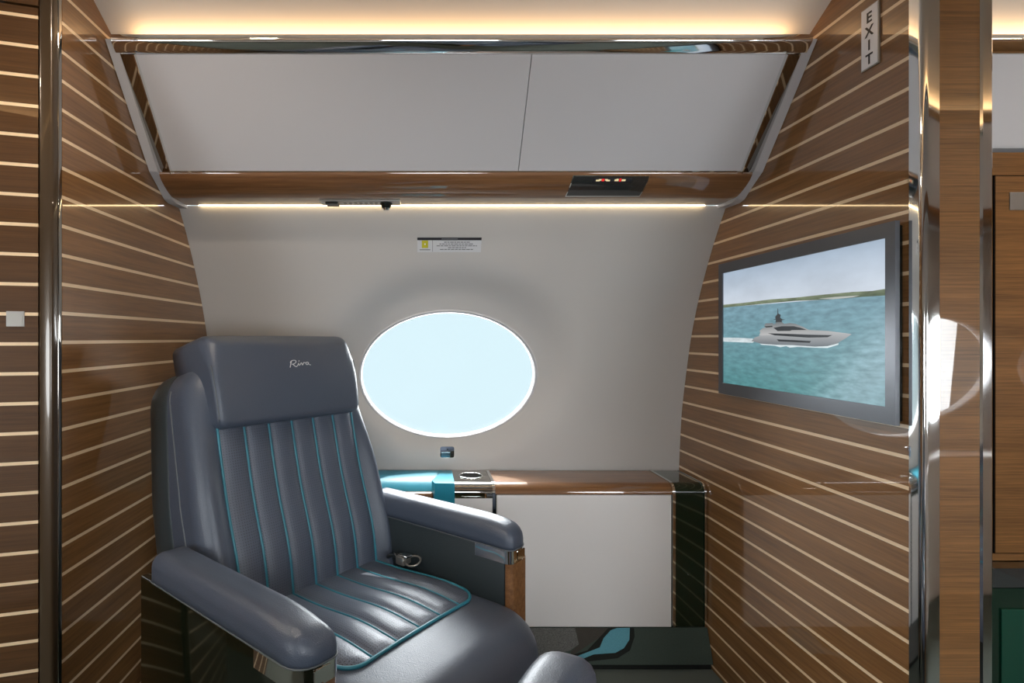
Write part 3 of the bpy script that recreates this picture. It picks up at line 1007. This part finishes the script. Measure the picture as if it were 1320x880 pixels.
SM = {
    'sky': screen_mat('screen_sky', (0.62, 0.68, 0.76), (0.36, 0.45, 0.56), 0.25, 0.37),
    'sea': screen_mat('screen_sea', (0.085, 0.25, 0.265), (0.19, 0.33, 0.40), 0.0, 0.25, 0.22, spray=True),
    'land': screen_mat('screen_land', (0.09, 0.12, 0.07), (0.22, 0.26, 0.17), 0.245, 0.26, 0.35),
    'beach': screen_mat('screen_beach', (0.45, 0.48, 0.44), (0.5, 0.52, 0.48), 0.2, 0.3),
    'hull': screen_mat('screen_hull', (0.12, 0.145, 0.165), (0.40, 0.41, 0.42), 0.125, 0.16),
    'upper': screen_mat('screen_upper', (0.46, 0.46, 0.46), (0.15, 0.17, 0.18), 0.16, 0.195),
    'dark': screen_mat('screen_dark', (0.02, 0.025, 0.03), (0.05, 0.055, 0.06), 0.13, 0.2),
    'foam': screen_mat('screen_foam', (0.62, 0.70, 0.72), (0.66, 0.74, 0.78), 0.1, 0.2, 0.2),
}
layers = [
    ('sky', [(0, 0.243), (0.658, 0.243), (0.658, 0.365), (0, 0.365)]),
    ('sea', [(0, 0), (0.658, 0), (0.658, 0.2425), (0, 0.2515)]),
    ('land', [(0.0, 0.2604), (0.1191, 0.2594), (0.2558, 0.2606), (0.3627, 0.2578), (0.4564, 0.2578), (0.5619, 0.2565), (0.6194, 0.2539), (0.658, 0.2555), (0.658, 0.241), (0.5913, 0.2428), (0.4989, 0.2436), (0.3627, 0.2492), (0.2207, 0.25), (0, 0.2505)]),
    ('beach', [(0.4475, 0.2485), (0.5071, 0.2491), (0.5841, 0.2467), (0.5619, 0.2438), (0.4989, 0.2436)]),
    ('foam', [(0.0, 0.1507), (0.0918, 0.1498), (0.1651, 0.1475), (0.184, 0.1408), (0.1651, 0.1347), (0.0918, 0.1357), (0.0, 0.1375)]),
    ('dark', [(0.2769, 0.1934), (0.2782, 0.2014), (0.2619, 0.2011), (0.2769, 0.2036), (0.2756, 0.2095), (0.2854, 0.2171), (0.2862, 0.2325), (0.2883, 0.2323), (0.2896, 0.2182), (0.3, 0.2143), (0.2979, 0.206), (0.3082, 0.2009), (0.3223, 0.202), (0.3041, 0.1979), (0.3061, 0.1926)]),
    ('upper', [(0.1989, 0.1564), (0.2059, 0.1653), (0.2012, 0.1704), (0.2174, 0.1785), (0.231, 0.1804), (0.2242, 0.1852), (0.231, 0.192), (0.2641, 0.1924), (0.2705, 0.1877), (0.2833, 0.1945), (0.3041, 0.1939), (0.3163, 0.1884), (0.3402, 0.1903), (0.3633, 0.1871), (0.3932, 0.1782), (0.4147, 0.1699), (0.4824, 0.1666), (0.5585, 0.1583), (0.4824, 0.1550), (0.4147, 0.1550), (0.3402, 0.1550)]),
    ('hull', [(0.1606, 0.1399), (0.1775, 0.1508), (0.2035, 0.1558), (0.2444, 0.1575), (0.3402, 0.1608), (0.4147, 0.1631), (0.4824, 0.1624), (0.5599, 0.1578), (0.541, 0.148), (0.5108, 0.1343), (0.4824, 0.1282), (0.4391, 0.1264), (0.3557, 0.1289), (0.2833, 0.1288), (0.2082, 0.1326)]),
    ('dark', [(0.2684, 0.1781), (0.3041, 0.1821), (0.3557, 0.181), (0.3858, 0.1758), (0.4076, 0.17), (0.348, 0.1704), (0.3402, 0.1685), (0.2875, 0.1687)]),
    ('dark', [(0.2422, 0.163), (0.3243, 0.1609), (0.4147, 0.1577), (0.4983, 0.156), (0.4824, 0.1508), (0.4147, 0.1499), (0.2748, 0.1565)]),
    ('dark', [(0.2833, 0.1453), (0.3557, 0.1434), (0.4236, 0.1412), (0.4183, 0.1363), (0.3557, 0.1378), (0.2917, 0.1395)]),
    ('dark', [(0.225, 0.1835), (0.264, 0.1842), (0.264, 0.1805), (0.235, 0.1795)]),
    ('foam', [(0.2035, 0.1323), (0.2833, 0.1299), (0.3557, 0.1297), (0.4391, 0.1268), (0.4824, 0.1289), (0.52, 0.1366), (0.5185, 0.1325), (0.4824, 0.1242), (0.4218, 0.1242), (0.3709, 0.1253), (0.3402, 0.1228), (0.3243, 0.1267), (0.3, 0.1232), (0.2748, 0.1271), (0.2128, 0.129)]),
]
V, F, U, FI = [], [], [], []
keys = list(SM)
for i, (k, poly) in enumerate(layers):
    n0 = len(V)
    for a, b in poly:
        V.append((XT + 0.0039 - 0.00012 * i, SY1 - a, SZ0 + b + ZC)); U.append((a, b))
    F.append(tuple(range(n0, len(V)))); FI.append(keys.index(k))
part('screen_picture', V, F, [SM[k] for k in keys], scr, uvs=U, fidx=FI)


# ------------------------------------------------------------------ EXIT sign high on the right wall
ex = thing('exit_sign', 'small white vertical EXIT sign with silver frame on the plank wall', 'sign', (1.015, 1.27, ZC + 0.8))
EY0, EY1, EZ0, EZ1 = 1.246, 1.297, 0.6155, 0.757
part('frame', *box(XR - 0.0045, XR + 0.0, EY0, EY1, ZC + EZ0, ZC + EZ1, 0.001), M['metal_grey'], ex)
part('plate', *box(XR - 0.0055, XR - 0.003, EY0 + 0.003, EY1 - 0.003, ZC + EZ0 + 0.003, ZC + EZ1 - 0.003), M['sign_white'], ex)


def letter(ch, size, mat, parent, matrix):
    cu = bpy.data.curves.new('letter', 'FONT'); cu.body = ch; cu.size = size; cu.align_x = 'CENTER'; cu.extrude = 0.0004; cu.offset = 0.0006
    tmp = bpy.data.objects.new('tmp', cu); C.objects.link(tmp)
    bpy.context.view_layer.update()
    me = bpy.data.meshes.new_from_object(tmp.evaluated_get(bpy.context.evaluated_depsgraph_get()))
    bpy.data.objects.remove(tmp); bpy.data.curves.remove(cu)
    V = [matrix @ v.co for v in me.vertices]; F = [tuple(p.vertices) for p in me.polygons]
    bpy.data.meshes.remove(me)
    return part('letter', V, F, mat, parent)


for i, ch in enumerate('EXIT'):
    zc = EZ1 - 0.0145 - 0.0315 * (i + 1) + 0.0085
    mt = Matrix.Translation((XR - 0.0058, (EY0 + EY1) / 2, ZC + zc)) @ Matrix.Rotation(math.radians(-90), 4, 'Z') @ Matrix.Rotation(math.radians(90), 4, 'X')
    letter(ch, 0.033, M['ink'], ex, mt)

# ------------------------------------------------------------------ tall wood cabinet in the next bay
YC = 1.646
tc_ = thing('galley_cabinet', 'glossy wood cabinet with silver plate beyond the chrome partition edge', 'cabinet', (2.0, YC, 0))
zc0 = (436 - 728) * YC / 720
part('carcass', *box(XR + 0.150, 2.6, YC + 0.004, YC + 0.19, ZC + zc0 + 0.012, ZC + 0.549), M['wood_x'], tc_)
dz0, dz1 = (436 - 712) * YC / 720, (436 - 227) * YC / 720
dx0 = (1282.5 - 546) * YC / 720
part('door', *box(dx0, 2.25, YC - 0.002, YC + 0.002, ZC + dz0, ZC + dz1), M['wood_x'], tc_)
part('door_gap', *join(box(dx0 - 0.003, dx0 - 0.0005, YC, YC + 0.0038, ZC + dz0 - 0.003, ZC + dz1 + 0.003), box(dx0 - 0.003, 2.25, YC, YC + 0.0038, ZC + dz1 + 0.0005, ZC + dz1 + 0.003), box(dx0 - 0.003, 2.25, YC, YC + 0.0038, ZC + dz0 - 0.003, ZC + dz0 - 0.0005)), M['black'], tc_)
part('name_plate', *box((1300 - 546) * YC / 720, (1300 - 546) * YC / 720 + 0.09, YC - 0.005, YC - 0.002, ZC + (436 - 271) * YC / 720, ZC + (436 - 248) * YC / 720, 0.001), M['metal_grey'], tc_)
part('metal_strip', *box(XR + 0.15, 2.6, YC - 0.002, YC + 0.02, ZC + (436 - 732) * YC / 720, ZC + (436 - 724) * YC / 720), M['chrome'], tc_)
part('lower_panel', *box(XR + 0.15, 2.6, YC + 0.004, YC + 0.19, ZC + (436 - 758) * YC / 720, ZC + (436 - 733) * YC / 720), M['smoke'], tc_)
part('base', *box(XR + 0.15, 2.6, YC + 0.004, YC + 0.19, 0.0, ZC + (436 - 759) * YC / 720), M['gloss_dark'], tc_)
part('base_door', *box((1291 - 546) * YC / 720, 2.4, YC - 0.001, YC + 0.004, 0.04, ZC + (436 - 785) * YC / 720, 0.001), M['gloss_green_tint'], tc_)


# ------------------------------------------------------------------ the armchairs
CH_A = math.atan2(-0.65, 0.76)
ch = thing('armchair', 'grey-blue leather cabin armchair with turquoise piping and fluted seat beside the oval window', 'armchair', (-0.22, 1.48, 0), CH_A, local=True)


def cush_h(x, y):
    c = 0.482 + 0.014 * math.exp(-((x - 0.17) / 0.13) ** 2) + 0.006 * math.cos(math.pi * y / 0.5)
    if x > 0.30:
        c -= 0.5 * (x - 0.30) ** 2
    return c


out = rrect(-0.17, 0.472, -0.272, 0.272, (0.03, 0.11, 0.11, 0.03), 8)
out = [(x, -0.012 + y * (1 + 0.13 * max(0, min(1, (x - 0.20) / 0.14)))) for x, y in out]
seat = part('seat_cushion', *dome(out, cush_h, 0.05, 0.17, lambda x, y, z: (x, y, z), rings=18, bottom_r=1,
                                  Rf=lambda x, y: 0.045 + 0.030 * max(0, min(1, (x - 0.1) / 0.30))), M['leather'], ch, smooth=True)

FL, HW = 0.0767, 0.230


def flute(y):
    f = ((y + HW) / FL) % 1.0
    return 1 - abs(2 * f - 1) ** 2.6


# fluted seat panel
XF = 0.282


def xfront(y):
    r = 0.055
    e = abs(y) - (HW - r)
    return XF if e <= 0 else XF - r + math.sqrt(max(0, r * r - e * e))


ys_ = []
for i in range(6):
    for k in range(8):
        ys_.append(-HW + FL * (i + k / 8))
ys_.append(HW)
V, U = [], []
NT = 26
x_back = -0.15
for y in ys_:
    xe = xfront(y)
    for j in range(NT + 1):
        x = x_back + (xe - x_back) * j / NT
        edge = min(1, (xe - x) / 0.018)
        V.append((x, y, cush_h(x, y) + 0.0015 + 0.0085 * flute(y) * math.sqrt(max(0, 1 - (1 - edge) ** 2))))
        U.append((x, y))
F = [(i * (NT + 1) + j, i * (NT + 1) + j + 1, (i + 1) * (NT + 1) + j + 1, (i + 1) * (NT + 1) + j) for i in range(len(ys_) - 1) for j in range(NT)]
sp = part('seat_panel', V, F, M['leather_perf'], ch, smooth=True, uvs=U)
for i in range(1, 6):
    y = -HW + FL * i
    xe = xfront(y)
    part('piping', *tube([(x_back + (xe - x_back) * j / 24, y, cush_h(x_back + (xe - x_back) * j / 24, y) + 0.0025) for j in range(25)], 0.0030, 8), M['piping'], sp, smooth=True)
bord = [(x_back + (xfront(HW) - x_back) * j / 12, HW) for j in range(13)] + [(xfront(y), y) for y in [HW * math.cos(math.pi * k / 60) for k in range(1, 60)]] + [(x_back + (xfront(-HW) - x_back) * (12 - j) / 12, -HW) for j in range(13)]
part('border_piping', *tube([(x, y, cush_h(x, y) + 0.003) for x, y in bord], 0.0042, 8), M['piping'], sp, smooth=True)

# backrest: front surface in (y, t); t runs up the back
TH = math.atan2(0.110, 0.465)
BX, BZ = -0.100, 0.430
UPV = Vector((-math.sin(TH), 0, math.cos(TH))); NRM = Vector((math.cos(TH), 0, math.sin(TH)))


def bmap(y, t, n):
    p = Vector((BX, y, BZ)) + UPV * t + NRM * n
    return (p.x, p.y, p.z)


def back_h(y, t):
    a = abs(y)
    bol = 0.038 * max(0, min(1, (a - 0.225) / 0.05)) ** 1.5 * max(0, min(1, (0.62 - t) / 0.25))
    lum = 0.018 * math.exp(-((t - 0.16) / 0.13) ** 2)
    return bol + lum - 0.012 * (y / 0.25) ** 2 * 0


def bw(t):
    return 0.312 - 0.028 * max(0, (t - 0.35) / 0.35)


base = rrect(-0.312, 0.312, -0.02, 0.70, (0.04, 0.04, 0.09, 0.09), 8)
base = [(y * bw(t) / 0.312, t) for y, t in base]
bk = part('backrest', *dome(base, back_h, 0.07, 0.185, bmap, rings=18, bottom_r=1), M['leather'], ch, smooth=True)
# seam cord along the side of the backrest shell
for s in (-1, 1):
    pts = []
    for j in range(30):
        t = 0.06 + 0.58 * j / 29
        y = s * (bw(t) + 0.0006)
        if t > 0.59:
            y = s * (bw(t) - 0.09 + math.sqrt(max(0, 0.09 ** 2 - (t - 0.61) ** 2)) + 0.0006) if t > 0.61 else y
        pts.append(bmap(y, t, back_h(y, t) - 0.112))
    part('seam_cord', *tube(pts, 0.0022, 6), M['seam'], bk, smooth=True)
# darker leather shell behind the seam
V, F = dome([(y * 1.012, t) for y, t in base], lambda y, t: 0.0, 0.02, 0.125, lambda y, t, n: bmap(y, t, n - 0.118), rings=8, bottom_r=1)
part('back_shell', V, F, M['leather_dark'], ch, smooth=True, label='darker leather rear shell')

# fluted back panel
T0, T1 = 0.0, 0.585
V, U = [], []
NT = 30
for y in ys_:
    for j in range(NT + 1):
        t = T0 + (T1 - T0) * j / NT
        V.append(bmap(y, t, back_h(y, t) + 0.0015 + 0.010 * flute(y)))
        U.append((y, t))
F = [(i * (NT + 1) + j, i * (NT + 1) + j + 1, (i + 1) * (NT + 1) + j + 1, (i + 1) * (NT + 1) + j) for i in range(len(ys_) - 1) for j in range(NT)]
bp = part('back_panel', V, F, M['leather_perf'], ch, smooth=True, uvs=U)
for i in range(7):
    y = -HW + FL * i
    part('piping', *tube([bmap(y, T0 + (T1 - T0) * j / 26, back_h(y, T0 + (T1 - T0) * j / 26) + 0.003) for j in range(27)], 0.0036, 8), M['piping'], bp, smooth=True)

# headrest pad that wraps over the top
HB, HT = 0.515, 0.770


def hw_(t):
    return 0.242 + 0.012 * (t - HB) / (HT - HB)


ho = rrect(-0.25, 0.25, HB, HT, (0.025, 0.025, 0.03, 0.03), 5)
ho = [(y * hw_(t) / 0.25, t) for y, t in ho]


def head_h(y, t):
    return 0.052 - 0.010 * ((t - 0.62) / 0.12) ** 2 - 0.006 * (y / 0.25) ** 2


hd = part('headrest', *dome(ho, head_h, 0.022, 0.20, bmap, rings=14, Rf=lambda y, t: 0.016 + 0.034 * max(0, min(1, (t - 0.66) / 0.09))), M['leather'], ch, smooth=True)
for s in (-1, 1):
    part('seam_cord', *tube([bmap(s * (hw_(t) - 0.004), t, head_h(0.25, t) - 0.006) for t in [HB + 0.02 + (0.68 - HB - 0.02) * j / 16 for j in range(17)]], 0.0015, 6), M['seam'], hd, smooth=True)
# embroidered script on the headrest, drawn as thread strokes (0..1 high)
strokes = [
    [(-0.05, -0.35), (0.05, 0.0), (0.20, 0.45), (0.33, 0.80)],
    [(0.10, 0.50), (0.22, 0.78), (0.50, 0.98), (0.85, 1.0), (1.02, 0.82), (0.95, 0.55), (0.65, 0.32), (0.30, 0.24)],
    [(0.45, 0.26), (0.62, 0.0), (0.82, -0.22), (1.00, -0.20), (1.18, 0.02), (1.34, 0.30), (1.40, 0.40), (1.36, 0.15), (1.44, 0.0), (1.58, 0.12), (1.76, 0.42)],
    [(1.47, 0.72), (1.53, 0.92)],
    [(1.76, 0.42), (1.82, 0.46), (1.88, 0.25), (1.93, 0.0)],
    [(1.93, 0.0), (2.08, 0.22), (2.22, 0.50), (2.34, 0.46), (2.48, 0.48)],
    [(2.98, 0.42), (2.80, 0.55), (2.60, 0.45), (2.52, 0.22), (2.62, 0.06), (2.82, 0.12), (2.98, 0.42), (2.96, 0.16), (3.08, 0.04), (3.30, -0.02)],
]
vf = []
for s_ in strokes:
    pts = []
    m = len(s_)
    for i in range(m - 1):
        p0, p1, p2, p3 = s_[max(0, i - 1)], s_[i], s_[i + 1], s_[min(m - 1, i + 2)]
        for k in range(4):
            t = k / 4
            pts.append(tuple(0.5 * (2 * p1[c] + (p2[c] - p0[c]) * t + (2 * p0[c] - 5 * p1[c] + 4 * p2[c] - p3[c]) * t * t + (3 * p1[c] - p0[c] - 3 * p2[c] + p3[c]) * t ** 3) for c in (0, 1)))
    pts.append(s_[-1])
    q = []
    for a, b in pts:
        y = -0.012 + a * 0.0225; t = 0.668 + b * 0.0155
        q.append(bmap(y, t, head_h(y, t) - 0.0016 * 0 + 0.0006))
    vf.append(tube(q, 0.0012, 5))
part('embroidery', *join(*vf), M['thread'], hd, smooth=True, label='silver embroidered script')


# armrests
AZ = 0.610                                    # underside of the leather pad


def arm_h(x):
    h = 0.677
    if x > 0.22:
        h -= 0.9 * (x - 0.22) ** 2
    return h


for s in (-1, 1):
    yc = -0.020 + s * 0.346
    hw = 0.047
    ro = (0.02, 0.045, 0.022, 0.02) if s < 0 else (0.02, 0.022, 0.045, 0.02)     # outer front corner rounder
    fx = 0.371 if s < 0 else 0.353
    out = rrect(-0.195, fx, yc - hw, yc + hw, ro, 6)
    ar = part('armrest', *dome(out, lambda x, y: arm_h(x), 0.034, 0.677 - AZ, lambda x, y, z: (x, y, z), rings=12, Rf=lambda x, y: 0.034), M['leather'], ch, smooth=True)
    rim = rrect(-0.195, fx + 0.0005, yc - hw - 0.0005, yc + hw + 0.0005, ro, 6)
    part('seam_cord', *tube([(x, y, AZ) for x, y in rim], 0.0016, 6, True), M['seam'], ar, smooth=True)
    # chrome band round the front end
    rb = (0.003, ro[1], ro[2], 0.003)
    rim2 = rrect(0.235, fx, yc - hw, yc + hw, rb, 6)
    cb = part('end_band', *prism(rim2, AZ - 0.036, AZ - 0.0015, lambda x, y, z: (x, y, z)), M['chrome'], ar, smooth=True, angle=30, label='chrome end band')
    part('band_button', *prism(rrect(yc - 0.016, yc + 0.020, AZ - 0.031, AZ - 0.006, 0.002, 2), fx - 0.001, fx + 0.0015, lambda y, z, x: (x, y, z)), M['chrome'], cb)
    # wood front under the band, lacquered outer side, leather inner side
    part('arm_post', *prism(rrect(0.331, fx - 0.003, yc - hw + 0.003, yc + hw - 0.003, (0.003, 0.017, 0.017, 0.003), 6), 0.16, AZ - 0.036, lambda x, y, z: (x, y, z)), M['rail_wood'], ar, smooth=True, angle=30, label='glossy wood arm front')
    yo = yc + s * (hw - 0.002); yi = yc - s * (hw - 0.002)
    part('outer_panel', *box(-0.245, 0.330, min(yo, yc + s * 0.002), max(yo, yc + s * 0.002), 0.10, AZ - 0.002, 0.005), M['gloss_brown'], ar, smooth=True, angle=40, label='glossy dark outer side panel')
    part('inner_panel', *box(-0.215, 0.330, min(yi, yc), max(yi, yc), 0.20, AZ - 0.002, 0.005), M['leather_dark'], ar, smooth=True, angle=40)
# base
part('base', *box(-0.24, 0.26, -0.26, 0.26, 0.10, 0.27, 0.02), M['leather_dark'], ch, smooth=True, angle=40)
part('pedestal', *box(-0.20, 0.20, -0.20, 0.20, 0.0, 0.10, 0.01), M['tv_black'], ch)
# lap belt
blt = part('belt_strap', *tube([(-0.10, 0.268, 0.484), (-0.06, 0.262, 0.504), (-0.02, 0.255, 0.511), (0.0, 0.25, 0.511)], 0.006, 8), M['leather_dark'], ch, smooth=True)
bu = part('belt_buckle', *box(-0.014, 0.018, 0.225, 0.262, 0.500, 0.525, 0.004), M['metal_grey'], ch, smooth=True, angle=40)
part('buckle_flap', *box(-0.006, 0.026, 0.229, 0.258, 0.522, 0.529, 0.002), M['chrome'], bu)
part('buckle_loop', *tube([(0.018 + 0.022 + 0.024 * math.cos(a), 0.244 + 0.020 * math.sin(a), 0.517 + 0.008 * math.sin(a)) for a in [2 * math.pi * k / 16 for k in range(16)]], 0.0032, 6, True), M['metal_grey'], bu, smooth=True)
part('belt_tongue', *tube([(-0.014, 0.25, 0.508), (-0.035, 0.268, 0.512), (-0.055, 0.262, 0.512), (-0.035, 0.252, 0.511)], 0.003, 6), M['metal_grey'], bu, smooth=True)


def copy_tree(o, parent=None):
    c = o.copy(); C.objects.link(c)
    if parent:
        c.parent = parent
    for k in list(o.children):
        copy_tree(k, c)
    return c


# the facing seat, reclined: only the end of its left armrest reaches into the picture
c2 = copy_tree(ch)
c2['label'] = 'reclined leather armchair in the foreground, only its armrest tip in view at the bottom edge'
c2['group'] = ch['group'] = 'leather cabin armchairs'
c2.location = (0.347, 0.450, 0)
c2.rotation_euler = (0, 0, math.atan2(0.866, 0.50))
piv = Matrix.Translation((BX, 0, BZ)) @ Matrix.Rotation(math.radians(-38), 4, 'Y') @ Matrix.Translation((-BX, 0, -BZ))
for k in c2.children:
    if k.name.split('.')[0] in ('backrest', 'back_shell', 'back_panel', 'headrest'):
        k.matrix_basis = piv

# ------------------------------------------------------------------ unseen fill lamps added on the ceiling, shaped like downlights (above the frame)
for x, wh in ((-1.6, 'over the aisle beyond the left plank door'), (-0.55, 'over the aisle in front of the window armchair'), (2.0, 'over the aisle by the wood galley cabinet')):
    d = thing('fill_lamp', 'unseen round ceiling lamp added as fill ' + wh, 'fill lamp', (x, YM, ZC + 0.885), group='added fill lamps')
    part('trim_ring', *tube([(x + 0.05 * math.cos(a), YM + 0.05 * math.sin(a), ZC + 0.882) for a in [2 * math.pi * k / 24 for k in range(24)]], 0.005, 8, True), M['chrome'], d, smooth=True)
    part('diffuser', *disc(x, YM, 0.048, ZC + 0.880, ZC + 0.886, 24), M['fill_lamp_face'], d)
